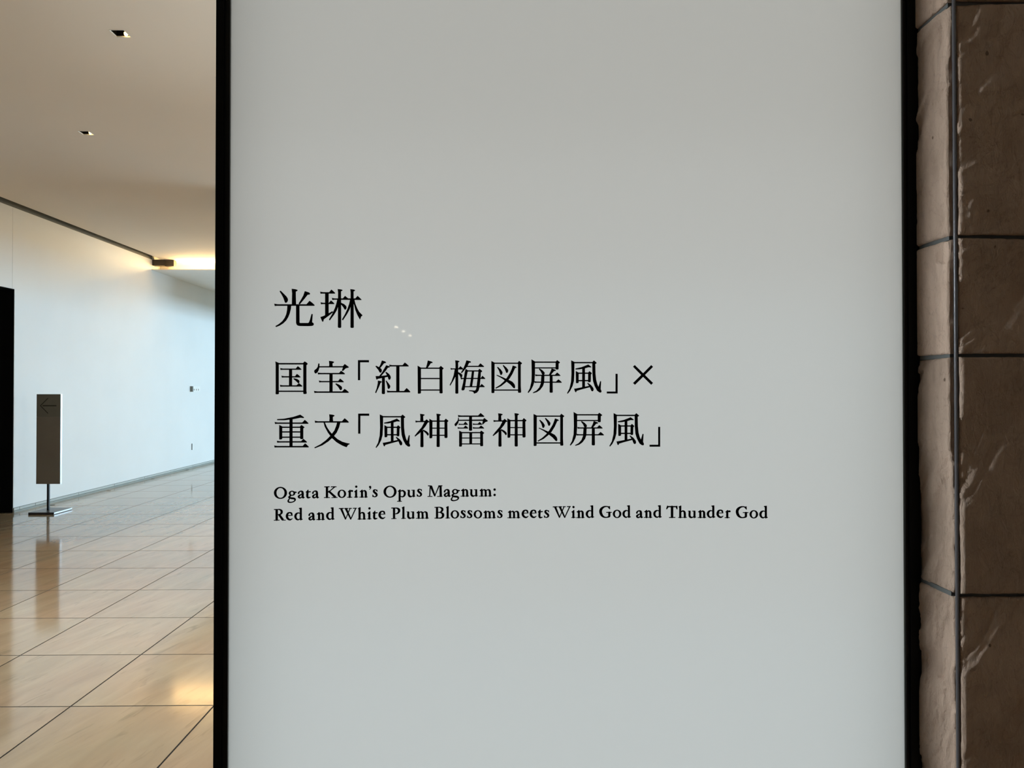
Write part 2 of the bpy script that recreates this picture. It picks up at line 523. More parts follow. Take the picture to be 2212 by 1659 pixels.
def downlight(p, label, group, power=9, drop=0.0):
    t = thing('downlight', (p.x, p.y, p.z), label, 'ceiling lamp', group)
    h = HS
    m = MB()
    w = 0.003
    for (x0, x1, y0, y1) in ((-h, h, -h, -h + w), (-h, h, h - w, h), (-h, -h + w, -h + w, h - w), (h - w, h, -h + w, h - w)):
        m.box(p.x + x0, p.x + x1, p.y + y0, p.y + y1, p.z - 0.0015, p.z + 0.006)
    m.build('trim_frame', M_TRIM, t)
    m = MB()
    for (x0, x1, y0, y1, z0, z1) in ((-h, h, -h, -h + w, .006, .11), (-h, h, h - w, h, .006, .11), (-h, -h + w, -h + w, h - w, .006, .11),
                                     (h - w, h, -h + w, h - w, .006, .11), (-h, h, -h, h, .11, .115)):
        m.box(p.x + x0, p.x + x1, p.y + y0, p.y + y1, p.z + z0, p.z + z1)
    m.build('baffle', M_HOUSING, t)
    # bulb: low dome in one corner of the opening
    m = MB()
    c = Vector((p.x + 0.022, p.y + 0.027, p.z - 0.006 - drop))
    n, rr = 16, (0.062 if drop else 0.0115)
    prof = [(0.0, rr), (0.006, rr * 0.95), (0.012, rr * 0.7), (0.016, rr * 0.35)]
    for (z, r) in prof:
        for k in range(n):
            a = 2 * math.pi * k / n
            m.v.append((c.x + r * math.cos(a), c.y + r * math.sin(a), c.z + 0.02 - z))
    for q in range(3):
        for k in range(n):
            d = (k + 1) % n
            m.f.append((q * n + k, q * n + d, (q + 1) * n + d, (q + 1) * n + k))
    m.f.append(tuple(3 * n + k for k in range(n)))
    m.tube((c.x, c.y, c.z + 0.02), (c.x, c.y, c.z + 0.024 + drop), rr, 16)
    m.build('bulb', M_BULB_FAR if drop else M_BULB, t, smooth=False)
    ld = bpy.data.lights.new('downlight_beam', 'SPOT')
    ld.energy = power
    ld.color = (1.0, 0.80, 0.55)
    ld.spot_size = math.radians(100)
    ld.spot_blend = 0.8
    ld.shadow_soft_size = 0.03
    o = bpy.data.objects.new('downlight_beam', ld)
    COL.objects.link(o)
    o.location = (p.x, p.y, p.z - 0.006)
    return t


downlight(lamps[0], 'larger square recessed ceiling lamp nearest the top of the picture', 'square recessed ceiling lamps', 8)
downlight(lamps[1], 'smaller square recessed ceiling lamp farther down the ceiling', 'square recessed ceiling lamps', 36)
downlight(hidden[0], 'square recessed ceiling lamp hidden behind the light box sign', 'square recessed ceiling lamps', 15)
for p in hidden[1:8]:  # added unseen lamps to brighten floor, ceiling and rear partition
    downlight(p, 'added square recessed ceiling lamp out of view, for extra light', 'added ceiling lamps out of view', 150 if p.y > 6 else (60 if p.y < 0 else 5))
for p, w in zip(hidden[8:], ('topmost', 'middle', 'lowest')):
    downlight(p, w + ' of the three bright lamp dots mirrored in the sign', 'mirrored ceiling lamps behind the camera', 20, 0.032)

# ------------------------------------------------------------------ metal skirting along the left wall
sk = struct(bx('baseboard_left', M_SKIRTLOW, None, XW, XW + 0.012, DOOR_Y, Y_END, 0.0, 0.020))
y = pt(75, 1095, 0, XW).y
cuts = [DOOR_Y, pt(41, 1100, 0, XW).y]
while y < 17:
    cuts.append(y)
    y += 0.93
for a, b in zip(cuts[:-1], cuts[1:]):
    bx('skirting_section', M_SKIRT, sk, XW, XW + 0.009, a + 0.004, b - 0.004, 0.024, 0.052)
bx('skirting_slot', M_DARKSLOT, sk, XW, XW + 0.004, DOOR_Y, Y_END, 0.020, 0.056)
# small dark floor sockets near the wall
for i, (x, y) in enumerate(((113.5, 1091.2), (235, 1060), (330, 1034.2), (405, 1015))):
    p = pt(x, y, 2, 0)
    m = MB()
    m.tube((p.x, p.y, 0.0), (p.x, p.y, 0.003), 0.030, 18, 0.027)
    m.tube((p.x, p.y, 0.003), (p.x, p.y, 0.005), 0.012, 12)
    o = m.build('floor_socket', M_SWITCHBOX)
    tag(o, ['small dark round floor socket right beside the sign stand',
            'small dark round floor socket at the wall, second from the sign stand',
            'small dark round floor socket at the wall, third from the sign stand',
            'small dark round floor socket at the wall, farthest from the sign stand'][i], 'floor socket', 'small round floor sockets along the wall')

# ------------------------------------------------------------------ wall switch and wall socket
p = pt(411, 840, 0, XW)
sw = thing('wall_switch', (XW, p.y, p.z), 'small grey box with ivory switch plate high on the white wall', 'switch')
bx('switch_box', M_SWITCHBOX, sw, XW, XW + 0.045, p.y - 0.01, p.y + 0.03, p.z - 0.055, p.z + 0.05)
bx('switch_plate', M_SWITCHPLATE, sw, XW, XW + 0.012, p.y + 0.03, p.y + 0.42, p.z - 0.05, p.z + 0.05)
for k in range(3):
    bx('switch_button', M_SWITCHBOX, sw, XW + 0.012, XW + 0.018, p.y + 0.13 + k * 0.1, p.y + 0.145 + k * 0.1, p.z - 0.03, p.z + 0.0)
p = pt(414.5, 965, 0, XW)
so = thing('wall_socket', (XW, p.y, p.z), 'narrow pale socket plate low on the white wall below the switch', 'socket')
bx('socket_plate', M_SWITCHPLATE, so, XW, XW + 0.008, p.y - 0.01, p.y + 0.07, p.z - 0.06, p.z + 0.06)
bx('socket_cover_edge', M_SWITCHBOX, so, XW, XW + 0.014, p.y - 0.016, p.y - 0.010, p.z - 0.06, p.z + 0.06)

# ------------------------------------------------------------------ arrow sign on its stand
f0 = pt(61, 1112.0, 2, 0)
f1 = pt(115.6, 1112.0, 2, 0)
bk = pt(147, 1101.0, 2, 0)
st = thing('sign_stand', ((f0.x + f1.x) / 2, (f0.y + bk.y) / 2, 0), 'tall narrow taupe sign with left arrow on black pole and plate', 'sign')
bx('base_plate', M_BASE, st, f0.x, f1.x, f0.y, bk.y, 0.0, 0.026, bev=0.002)
bx('plate_edge', M_SIGNEDGE, st, f1.x, f1.x + 0.003, f0.y + 0.002, bk.y - 0.002, 0.007, 0.024)
SY = (f0.y + bk.y) / 2
pl = pt(104.4, 1080, 1, SY)
bx('pole', M_POLE, st, pl.x - 0.0115, pl.x + 0.0115, SY - 0.0115, SY + 0.0115, 0.026, 1.30)
a = pt(78.2, 1045.5, 1, SY - 0.02)
b = pt(130.6, 851.5, 1, SY - 0.02)
sc = pt(104.4, 900.3, 1, SY - 0.02).z
bx('sign_panel', M_SIGN, st, a.x, b.x, SY - 0.022, SY + 0.018, a.z, sc - 0.0012)
bx('arrow_plate', M_SIGNTOP, st, a.x, b.x, SY - 0.022, SY + 0.018, sc, b.z)
bx('side_cap', M_SIGNEDGE, st, b.x, b.x + 0.0025, SY - 0.018, SY + 0.014, a.z, b.z)
m = MB()


def bar3(m, x0, y0, x1, y1, w, Y):
    p0, p1 = pt(x0, y0, 1, Y), pt(x1, y1, 1, Y)
    d = (p1 - p0).normalized()
    n = Vector((-d.z, 0, d.x)) * (w / 2)
    i = len(m.v)
    for yy in (Y, Y - 0.0012):
        for q in (p0 - n, p1 - n, p1 + n, p0 + n):
            m.v.append((q.x, yy, q.z))
    m.f += [(i, i + 1, i + 2, i + 3), (i + 7, i + 6, i + 5, i + 4)] + [(i + k, i + 4 + k, i + 4 + (k + 1) % 4, i + (k + 1) % 4) for k in range(4)]


SYF = SY - 0.022
bar3(m, 92.0, 876.4, 121.8, 876.4, 0.0125, SYF)
bar3(m, 87.2, 876.6, 103.8, 860.2, 0.0085, SYF)
bar3(m, 87.2, 876.2, 103.8, 893.0, 0.0085, SYF)
m.build('arrow', M_ARROW, st)

# ------------------------------------------------------------------ stone pier on the right
XS = pt(1976, 843, 1, 1.50).x                 # left-facing stone plane
YN = XS / pt(2050, 843, 1, 1.0).x             # near edge of that face
YF = 1.3737                                   # camera-facing stone plane
BX = pt(2066.5, 843, 1, 1.380).x
XFL = pt(2075, 843, 1, YF).x
pier_x1 = 2.4
pier = struct(MB().box(XS + 0.02, pier_x1, YF + 0.025, 2.2, 0.0, Z_UP - 0.001).build('wall_stone_pier', M_JOINT))
zj = [pt(2150, y, 1, YF).z for y in (3, 510.5, 767.5, 1287.0)]
zj = sorted(zj)
zc = [0.0, zj[0] - 0.49, zj[0], zj[1], zj[2], zj[3], zj[3] + 0.25, zj[3] + 0.74, zj[3] + 1.23, Z_UP - 0.002]
JT = 0.0036


def stone_block(name, u0, u1, z0, z1, depth, place, seed, nu, nv, amp, tilt):
    """rough split-face slab; place(u, z, d) gives world point, d = distance proud of the bed"""
    vs, fs = [], []
    for j in range(nv + 1):
        for i in range(nu + 1):
            s, t = i / nu, j / nv
            u = u0 + (u1 - u0) * s
            z = z0 + (z1 - z0) * t
            edge = min(s * (u1 - u0), (1 - s) * (u1 - u0), t * (z1 - z0), (1 - t) * (z1 - z0))
            q = Vector((u * 1.0 + seed * 3.1, z, seed * 7.7))
            a = tilt
            # bedding ridges running diagonally
            c1 = (q.x * math.cos(a) + q.y * math.sin(a))
            c2 = (-q.x * math.sin(a) + q.y * math.cos(a))
            wq = 0.35 * noise.noise(Vector((q.x * 9, q.y * 9, seed + 2)))
            r = noise.fractal(Vector((c1 * 30 + wq * 3, c2 * 9 + wq * 2, seed)), 0.85, 2.2, 5)
            k = noise.noise(Vector((c1 * 7 + wq, c2 * 2.6, seed + 5)))
            # cleaved flakes: terraces with a sharp riser and a soft tread
            h_ = (k * 2.0 + r * 0.30) * 3.2
            fl = math.floor(h_)
            fr_ = h_ - fl
            g = (fl + min(1.0, fr_ / 0.12)) / 3.2
            d = max(0.004, min(depth + 0.0012, depth + amp * (0.30 * r + 0.45 * g + 0.25 * k - 0.22)))
            fall = max(0.0, 1 - edge / 0.004)
            d -= 0.0035 * fall ** 2
            if edge < 1e-6:
                # outline wobbles like a broken edge
                w = 0.0012 * noise.noise(Vector((u * 60 + seed, z * 60, 3.0))) + 0.0012 * noise.noise(Vector((u * 14, z * 14 + seed, 9.0)))
                if s == 0: u += w
                if s == 1: u -= w + 0.0004
                if t == 0: z += w
                if t == 1: z -= w
            vs.append(place(u, z, d))
    W = nu + 1
    for j in range(nv):
        for i in range(nu):
            fs.append((j * W + i, j * W + i + 1, (j + 1) * W + i + 1, (j + 1) * W + i))
    ring = [i for i in range(W)] + [j * W + nu for j in range(1, nv + 1)] + [nv * W + i for i in range(nu - 1, -1, -1)] + [j * W for j in range(nv - 1, 0, -1)]
    base = len(vs)
    for idx in ring:
        j, i = divmod(idx, W)
        u = u0 + (u1 - u0) * i / nu
        z = z0 + (z1 - z0) * j / nv
        vs.append(place(u, z, 0.0))
    n = len(ring)
    for k in range(n):
        c = (k + 1) % n
        fs.append((ring[c], ring[k], base + k, base + c))
    o = link(name, vs, fs, M_STONE, pier, smooth=False)
    for p_ in o.data.polygons[:nu * nv]:
        p_.use_smooth = True
    return o


for k in range(len(zc) - 1):
    z0, z1 = zc[k] + JT, zc[k + 1] - JT
    vis = 1 <= k <= 6
    nv = max(8, int((z1 - z0) / (0.0027 if vis else 0.03)))
    # left-facing slab beside the sign (u runs away from the camera)
    stone_block('stone', YN, 1.497, z0, z1, 0.0125,
                lambda u, z, d: (XS + 0.0125 - d, u, z), k + 1.3, 56 if vis else 6, nv, 0.0155, math.radians(38))
    # camera-facing slabs
    for (ua, ub, sd) in ((XFL, 1.315, 20), (1.322, pier_x1 - 0.01, 40)):
        stone_block('stone', ua, ub, z0, z1, 0.022,
                    lambda u, z, d: (u, YF + 0.022 - d, z), k + sd + 0.7, 110 if (vis and sd == 20) else 12, nv if sd == 20 else 10, 0.011, math.radians(-48))
    # mortar between the courses
    if k:
        bx('mortar_joint', M_JOINT, pier, XS + 0.0045, XS + 0.02, YN + 0.004, 1.497, zc[k] - 0.0042, zc[k] + 0.0042)
        bx('mortar_joint', M_SEAL, pier, BX, pier_x1, YF + 0.009, YF + 0.025, zc[k] - 0.0042, zc[k] + 0.0042)
bx('stone_backing', M_STONE, pier, XS + 0.0125, XS + 0.0225, YN + 0.003, 1.497, 0.0, Z_UP - 0.002)
MB().tube((BX, 1.3815, 0.0), (BX, 1.3815, Z_UP - 0.002), 0.0036, 16).build('corner_bead', M_SEAL, pier, smooth=True)
bx('corner_filler', M_SEAL, pier, XS + 0.0225, XFL + 0.004, 1.3835, YF + 0.027, 0.0, Z_UP - 0.002)

# ------------------------------------------------------------------ glyph outlines (drawn stroke by stroke)


class Glyph:
    """collects closed outlines in photo pixels"""

    def __init__(s, ox, oy, k):
        s.ox, s.oy, s.k, s.polys, s.quads = ox, oy, k, [], []

    def P(s, *pts):
        s.polys.append([(s.ox + x / s.k, s.oy + y / s.k) for x, y in pts])
        return s

    def rect(s, x0, y0, x1, y1):
        return s.P((x0, y0), (x1, y0), (x1, y1), (x0, y1))

    def hs(s, x0, x1, yt, yb, ax, ay, bx_):
        T = yb - yt
        w = (x1 - bx_)
        return s.P((x0, yt - 0.38 * T), (x0 + 0.9 * T, yt - 0.18 * T), (x0 + 2.2 * T, yt), (bx_, yt), (ax, ay),
                   (ax + (x1 - ax) * 0.55, ay + (yb - 0.5 * T - ay) * 0.5), (x1, yb - 0.5 * T), (x1 - 0.02 * w, yb - 0.12 * T), (x1 - 0.09 * w, yb),
                   (x0 + 1.5 * T, yb), (x0 + 0.28 * T, yb + 0.12 * T))

    def vs(s, xl, xr, y0, y1, top=True):
        w = xr - xl
        e = w * 0.06
        bot = [(xr + e, y1 - 0.55 * w), (xr + e, y1 - 0.2 * w), (xr - 0.1 * w, y1 - 0.04 * w), (xl + w * 0.5, y1),
               (xl + 0.1 * w, y1 - 0.04 * w), (xl - e, y1 - 0.25 * w), (xl - e, y1 - 0.55 * w)]
        if top:
            return s.P((xl - 0.13 * w, y0), (xl + 0.9 * w, y0 + 0.12 * w), (xl + 1.4 * w, y0 + 0.27 * w), (xl + 1.53 * w, y0 + 0.42 * w),
                       (xl + 1.4 * w, y0 + 0.58 * w), (xr, y0 + 0.8 * w), (xr, y0 + 1.5 * w), *bot, (xl, y0 + 1.2 * w))
        return s.P((xl, y0), (xr, y0), *bot)


def kg(k, ox, oy):
    return Glyph(ox, oy, k)


C1 = (10.0545, 580, 610)
C2 = (10.0545, 580, 765)
C3 = (8.5077, 800, 765)
C4 = (5.8211, 1050, 765)
C5 = (10.0545, 580, 880)
C6 = (6.5059, 800, 880)
C7 = (7.3733, 1140, 880)


def g_hikari():
    g = kg(*C1)
    g.P((240, 195), (247, 184), (258, 180), (272, 188), (330, 245), (390, 305), (415, 345), (423, 370), (420, 395), (410, 418), (395, 437), (375, 445), (358, 438), (348, 415), (325, 345), (290, 275))
    g.vs(512, 592, 138, 490)
    g.P((788, 188), (880, 218), (905, 245), (893, 263), (848, 270), (790, 345), (685, 470), (670, 475), (652, 458), (700, 385), (755, 285))
    g.hs(124, 1002, 474, 509, 892, 398, 825)
    g.P((410, 500), (492, 500), (484, 580), (462, 670), (430, 750), (385, 825), (320, 890), (240, 940), (165, 970), (147, 948), (230, 900), (300, 840), (350, 770), (385, 690), (402, 600))
    g.P((597, 500), (672, 500), (674, 870), (680, 879), (692, 881), (855, 881), (870, 876), (880, 862), (900, 810), (932, 690), (945, 683), (960, 690), (946, 865), (972, 880), (986, 907), (975, 932), (940, 946), (860, 950), (680, 948), (640, 940), (612, 920), (598, 880))
    return g


def g_rin():
    g = kg(*C1)
    g.hs(1120, 1447, 212, 244, 1365, 155, 1318)
    g.hs(1130, 1430, 442, 472, 1355, 390, 1312)
    g.rect(1228, 235, 1306, 720)
    g.P((1125, 752), (1180, 735), (1235, 710), (1306, 670), (1385, 625), (1405, 645), (1320, 715), (1198, 805), (1195, 835), (1180, 858), (1165, 850), (1145, 800))
    g.P((1376, 335), (1430, 347), (1615, 347), (1663, 292), (1730, 347), (1885, 347), (1935, 290), (2022, 372), (2015, 383), (1430, 377), (1385, 383))
    g.vs(1510, 1575, 143, 988)
    g.P((1492, 370), (1520, 370), (1520, 500), (1480, 610), (1425, 700), (1330, 828), (1310, 808), (1380, 690), (1440, 560), (1470, 470))
    g.P((1568, 436), (1640, 470), (1685, 510), (1696, 540), (1688, 575), (1668, 596), (1652, 590), (1620, 535), (1568, 472))
    g.vs(1783, 1848, 145, 990)
    g.P((1772, 370), (1792, 370), (1792, 505), (1755, 600), (1705, 690), (1615, 825), (1593, 808), (1660, 690), (1715, 570), (1750, 470))
    g.P((1845, 370), (1866, 375), (1885, 460), (1925, 560), (1970, 640), (2042, 712), (2035, 722), (2010, 745), (1990, 805), (1980, 800), (1930, 710), (1885, 600), (1862, 500), (1845, 450))
    return g


def g_kuni():
    g = kg(*C2)
    g.P((148, 157), (228, 192), (222, 230), (222, 820), (226, 850), (222, 864), (205, 872), (170, 875), (153, 865), (155, 800), (155, 230))
    g.rect(218, 192, 760, 225)
    g.P((748, 192), (785, 157), (830, 185), (852, 208), (848, 220), (823, 238), (823, 800), (830, 850), (815, 865), (770, 867), (754, 855), (754, 225))
    g.rect(218, 792, 758, 822)
    g.hs(252, 715, 312, 341, 635, 260, 592)
    g.hs(280, 695, 478, 507, 617, 428, 577)
    g.hs(246, 735, 676, 706, 660, 630, 607)
    g.rect(444, 330, 512, 690)
    g.P((535, 535), (550, 523), (620, 538), (660, 565), (673, 590), (670, 615), (657, 635), (640, 630), (595, 585))
    return g


def g_takara():
    g = kg(*C2)
    g.vs(1320, 1390, 145, 275)
    g.P((1085, 202), (1100, 200), (1107, 215), (1105, 290), (1085, 360), (1058, 402), (1025, 422), (1003, 410), (990, 378), (995, 350), (1040, 315), (1068, 275), (1078, 215))
    g.P((1100, 262), (1615, 260), (1655, 212), (1747, 280), (1740, 292), (1675, 310), (1625, 362), (1605, 368), (1593, 355), (1615, 290), (1100, 290))
    g.hs(1066, 1660, 408, 438, 1575, 360, 1532)
    g.hs(1093, 1635, 583, 612, 1555, 530, 1512)
    g.hs(988, 1745, 809, 841, 1652, 752, 1600)
    g.rect(1322, 425, 1392, 820)
    g.P((1450, 650), (1465, 633), (1530, 660), (1585, 700), (1600, 735), (1593, 765), (1570, 785), (1550, 775), (1510, 710))
    return g


def g_open(dx=0.0, dy=0.0):
    g = kg(C2[0], 580 + dx, 765 + dy)
    return g.P((1942, 130), (2182, 130), (2182, 178), (1990, 178), (1990, 567), (1942, 567))


def g_beni():
    g = kg(*C3)
    g.P((212, 115), (270, 133), (290, 150), (285, 162), (250, 170), (215, 215), (180, 258), (158, 240), (185, 190))
    g.P((92, 225), (108, 212), (160, 240), (200, 268), (213, 295), (207, 325), (190, 343), (172, 338), (145, 290))
    g.P((290, 203), (345, 220), (360, 235), (352, 245), (322, 250), (280, 310), (195, 405), (160, 405), (210, 340), (255, 265))
    g.P((95, 403), (160, 402), (245, 395), (315, 385), (330, 415), (240, 435), (135, 455), (118, 472), (105, 455))
    g.P((275, 335), (290, 323), (340, 360), (370, 400), (377, 430), (368, 460), (348, 473), (332, 462), (318, 410))
    g.vs(213, 265, 415, 735, False)
    g.P((137, 485), (195, 495), (212, 508), (208, 518), (188, 527), (160, 600), (108, 710), (98, 718), (88, 705), (115, 630), (135, 540))
    g.P((280, 493), (295, 485), (335, 535), (365, 580), (367, 600), (355, 628), (335, 641), (320, 632), (310, 580), (298, 535))
    g.hs(345, 706, 201, 227, 633, 152, 592)
    g.rect(475, 220, 535, 685)
    g.hs(302, 735, 676, 703, 667, 622, 617)
    return g


def g_shiro():
    g = kg(*C3)
    g.P((1055, 115), (1125, 135), (1147, 150), (1140, 162), (1110, 168), (1080, 215), (1050, 255), (1020, 252), (1040, 190))
    g.P((868, 210), (930, 247), (930, 710), (925, 722), (890, 728), (872, 722))
    g.rect(922, 247, 1278, 271)
    g.P((1265, 247), (1293, 214), (1347, 258), (1343, 272), (1325, 285), (1327, 650), (1330, 710), (1318, 722), (1280, 722), (1270, 712), (1270, 271))
    g.rect(925, 436, 1275, 460)
    g.rect(925, 648, 1275, 671)
    return g


def g_ume():
    g = kg(*C3)
    g.vs(1564, 1614, 113, 727)
    g.P((1470, 255), (1510, 261), (1618, 261), (1655, 220), (1705, 262), (1705, 283), (1510, 281), (1480, 288))
    g.P((1550, 278), (1570, 278), (1570, 400), (1535, 470), (1500, 530), (1470, 580), (1455, 568), (1490, 500), (1530, 390))
    g.P((1610, 328), (1660, 350), (1692, 380), (1690, 405), (1680, 432), (1662, 438), (1645, 400), (1610, 355))
    g.P((1765, 113), (1835, 130), (1852, 143), (1845, 155), (1815, 160), (1780, 230), (1725, 300), (1680, 352), (1663, 340), (1705, 270), (1740, 190))
    g.P((1770, 214), (1982, 214), (2022, 167), (2092, 225), (2086, 237), (1765, 237))
    g.P((1750, 268), (1795, 297), (1790, 320), (1765, 440), (1735, 640), (1725, 660), (1700, 670), (1675, 660), (1675, 640), (1705, 520), (1735, 330))
    g.rect(1782, 297, 1995, 320)
    g.P((1982, 297), (2005, 267), (2058, 310), (2053, 322), (2032, 335), (2025, 450), (2010, 600), (1990, 670), (1960, 708), (1905, 728), (1895, 700), (1870, 688), (1812, 680), (1815, 663), (1920, 668), (1938, 655), (1950, 610), (1970, 450), (1985, 320))
    g.P((1865, 315), (1908, 315), (1893, 460), (1872, 592), (1825, 592), (1850, 440))
    g.P((1655, 430), (1690, 436), (2030, 436), (2060, 395), (2113, 445), (2108, 457), (1700, 458), (1665, 465))
    g.P((1735, 588), (2010, 587), (2047, 545), (2103, 595), (2098, 607), (1735, 609))
    return g


def g_zu(dx=0.0, dy=0.0):
    g = kg(C7[0], C7[1] + dx, C7[2] + dy)
    g.P((92, 102), (145, 130), (142, 595), (143, 606), (132, 614), (105, 616), (94, 610))
    g.rect(140, 130, 525, 150)
    g.P((512, 130), (535, 100), (583, 137), (580, 147), (562, 160), (562, 500), (568, 600), (558, 610), (525, 610), (517, 600), (517, 150))
    g.rect(138, 557, 520, 577)
    g.P((183, 205), (195, 195), (245, 240), (270, 278), (272, 295), (262, 320), (247, 330), (235, 322), (215, 260))
    g.P((273, 177), (285, 166), (335, 210), (362, 245), (363, 262), (355, 285), (340, 297), (328, 290), (305, 230))
    g.P((433, 175), (485, 193), (498, 205), (493, 213), (472, 217), (430, 310), (380, 390), (320, 450), (250, 505), (165, 545), (155, 532), (230, 485), (290, 430), (340, 370), (395, 280), (420, 220))
    g.P((172, 333), (182, 323), (270, 360), (370, 405), (430, 435), (463, 475), (473, 510), (468, 535), (455, 540), (440, 530), (395, 480), (330, 430), (250, 375))
    return g


def g_byo(dx=0.0, dy=0.0):
    g = kg(C7[0], C7[1] + dx, C7[2] + dy)
    g.P((730, 72), (788, 107), (787, 300), (780, 420), (760, 490), (725, 560), (683, 610), (670, 600), (705, 535), (730, 430), (735, 300))
    g.rect(780, 108, 1128, 129)
    g.P((1118, 108), (1140, 84), (1186, 120), (1182, 132), (1165, 140), (1163, 230), (1150, 237), (1125, 236), (1115, 228), (1115, 129))
    g.rect(780, 200, 1120, 219)
    g.P((848, 230), (860, 217), (905, 245), (940, 280), (943, 300), (930, 325), (905, 325), (880, 270))
    g.P((1052, 217), (1105, 235), (1122, 245), (1117, 257), (1090, 262), (1040, 322), (1008, 322), (1035, 265))
    g.hs(788, 1193, 318, 338, 1140, 282, 1105)
    g.hs(774, 1215, 427, 447, 1160, 390, 1122)
    g.P((888, 330), (938, 330), (935, 440), (915, 500), (870, 560), (820, 595), (762, 613), (750, 603), (810, 570), (855, 520), (880, 455))
    g.vs(1022, 1068, 330, 606, False)
    return g


def g_kaze(dx=0.0, dy=0.0):
    g = kg(C7[0], C7[1] + dx, C7[2] + dy)
    g.P((1367, 90), (1420, 117), (1418, 300), (1412, 420), (1390, 500), (1350, 580), (1312, 625), (1300, 615), (1340, 540), (1365, 430), (1372, 300))
    g.rect(1414, 117, 1718, 139)
    g.P((1705, 117), (1730, 92), (1775, 130), (1770, 140), (1752, 150), (1755, 300), (1765, 400), (1785, 475), (1803, 512), (1828, 425), (1838, 420), (1845, 428), (1838, 550), (1850, 575), (1852, 592), (1840, 605), (1818, 603), (1780, 575), (1740, 500), (1715, 420), (1705, 300), (1703, 139))
    g.P((1433, 222), (1530, 200), (1640, 157), (1690, 195), (1685, 205), (1640, 203), (1585, 220), (1500, 236), (1437, 238))
    g.rect(1543, 210, 1587, 530)
    g.P((1440, 260), (1487, 287), (1487, 440), (1482, 453), (1452, 457), (1443, 450))
    g.rect(1480, 286, 1650, 307)
    g.P((1638, 286), (1660, 262), (1698, 295), (1694, 308), (1682, 315), (1680, 430), (1670, 440), (1645, 440), (1636, 430), (1638, 307))
    g.rect(1484, 404, 1642, 425)
    g.P((1413, 543), (1450, 538), (1545, 518), (1650, 498), (1665, 520), (1540, 553), (1455, 578), (1450, 595), (1440, 602), (1428, 590))
    g.P((1622, 455), (1632, 447), (1685, 485), (1720, 530), (1727, 560), (1717, 580), (1700, 586), (1685, 572), (1665, 520))
    return g


def g_close(a):
    if a:
        return kg(*C4).P((1628, 247), (1655, 247), (1655, 495), (1518, 495), (1518, 470), (1628, 470))
    return kg(*C7).P((2078, 310), (2110, 310), (2110, 627), (1940, 627), (1940, 595), (2078, 595))


def g_times():
    g = kg(*C4)
    return g.P((1870, 136), (1975, 240), (2077, 137), (2100, 160), (1998, 262), (2100, 362), (2077, 386), (1975, 286), (1872, 386), (1848, 363), (1950, 262), (1847, 158))


def g_ju():
    g = kg(*C5)
    g.P((182, 255), (340, 245), (540, 205), (688, 157), (772, 215), (770, 228), (755, 233), (700, 225), (530, 258), (350, 280), (190, 280))
    g.hs(132, 868, 328, 358, 787, 270, 732)
    g.P((232, 380), (305, 418), (297, 450), (297, 670), (290, 693), (245, 700), (232, 690))
    g.rect(290, 418, 700, 446)
    g.P((680, 418), (715, 381), (782, 430), (777, 442), (755, 455), (755, 675), (745, 688), (705, 693), (687, 680), (687, 446))
    g.rect(293, 520, 690, 548)
    g.rect(293, 634, 690, 662)
    g.rect(454, 235, 522, 855)
    g.hs(180, 835, 735, 765, 755, 682, 707)
    g.hs(122, 875, 838, 870, 793, 781, 742)
    return g


def g_bun():
    g = kg(*C5)
    g.vs(1326, 1398, 150, 315)
    g.hs(1002, 1745, 300, 332, 1652, 235, 1597)
    g.P((1193, 322), (1222, 322), (1270, 430), (1330, 520), (1400, 600), (1500, 690), (1600, 745), (1700, 775), (1762, 785), (1760, 800), (1725, 820), (1695, 867), (1600, 830), (1480, 760), (1380, 670), (1290, 550), (1220, 420))
    g.P((1490, 322), (1563, 322), (1535, 430), (1480, 550), (1400, 650), (1300, 740), (1170, 825), (1010, 888), (993, 878), (997, 868), (1130, 800), (1250, 710), (1340, 620), (1430, 500), (1470, 400))
    return g


def g_kami(dx=0.0, dy=0.0):
    g = kg(C6[0], C6[1] + dx, C6[2] + dy)
    g.vs(703, 743, 90, 195)
    g.P((632, 185), (665, 190), (768, 188), (790, 167), (830, 200), (825, 210), (808, 213), (780, 260), (740, 310), (690, 365), (630, 411), (620, 402), (660, 350), (720, 280), (755, 215), (757, 208), (665, 208), (636, 213))
    g.vs(705, 745, 320, 560, False)
    g.P((740, 310), (790, 335), (818, 362), (822, 380), (815, 395), (803, 398), (785, 370), (740, 330))
    g.P((828, 160), (873, 184), (871, 420), (865, 433), (838, 436), (830, 428))
    g.rect(868, 184, 1048, 203)
    g.P((1038, 184), (1060, 157), (1098, 188), (1093, 200), (1082, 208), (1085, 420), (1075, 431), (1048, 431), (1041, 422), (1041, 203))
    g.rect(868, 284, 1045, 299)
    g.rect(868, 385, 1045, 401)
    g.vs(933, 973, 88, 558)
    return g


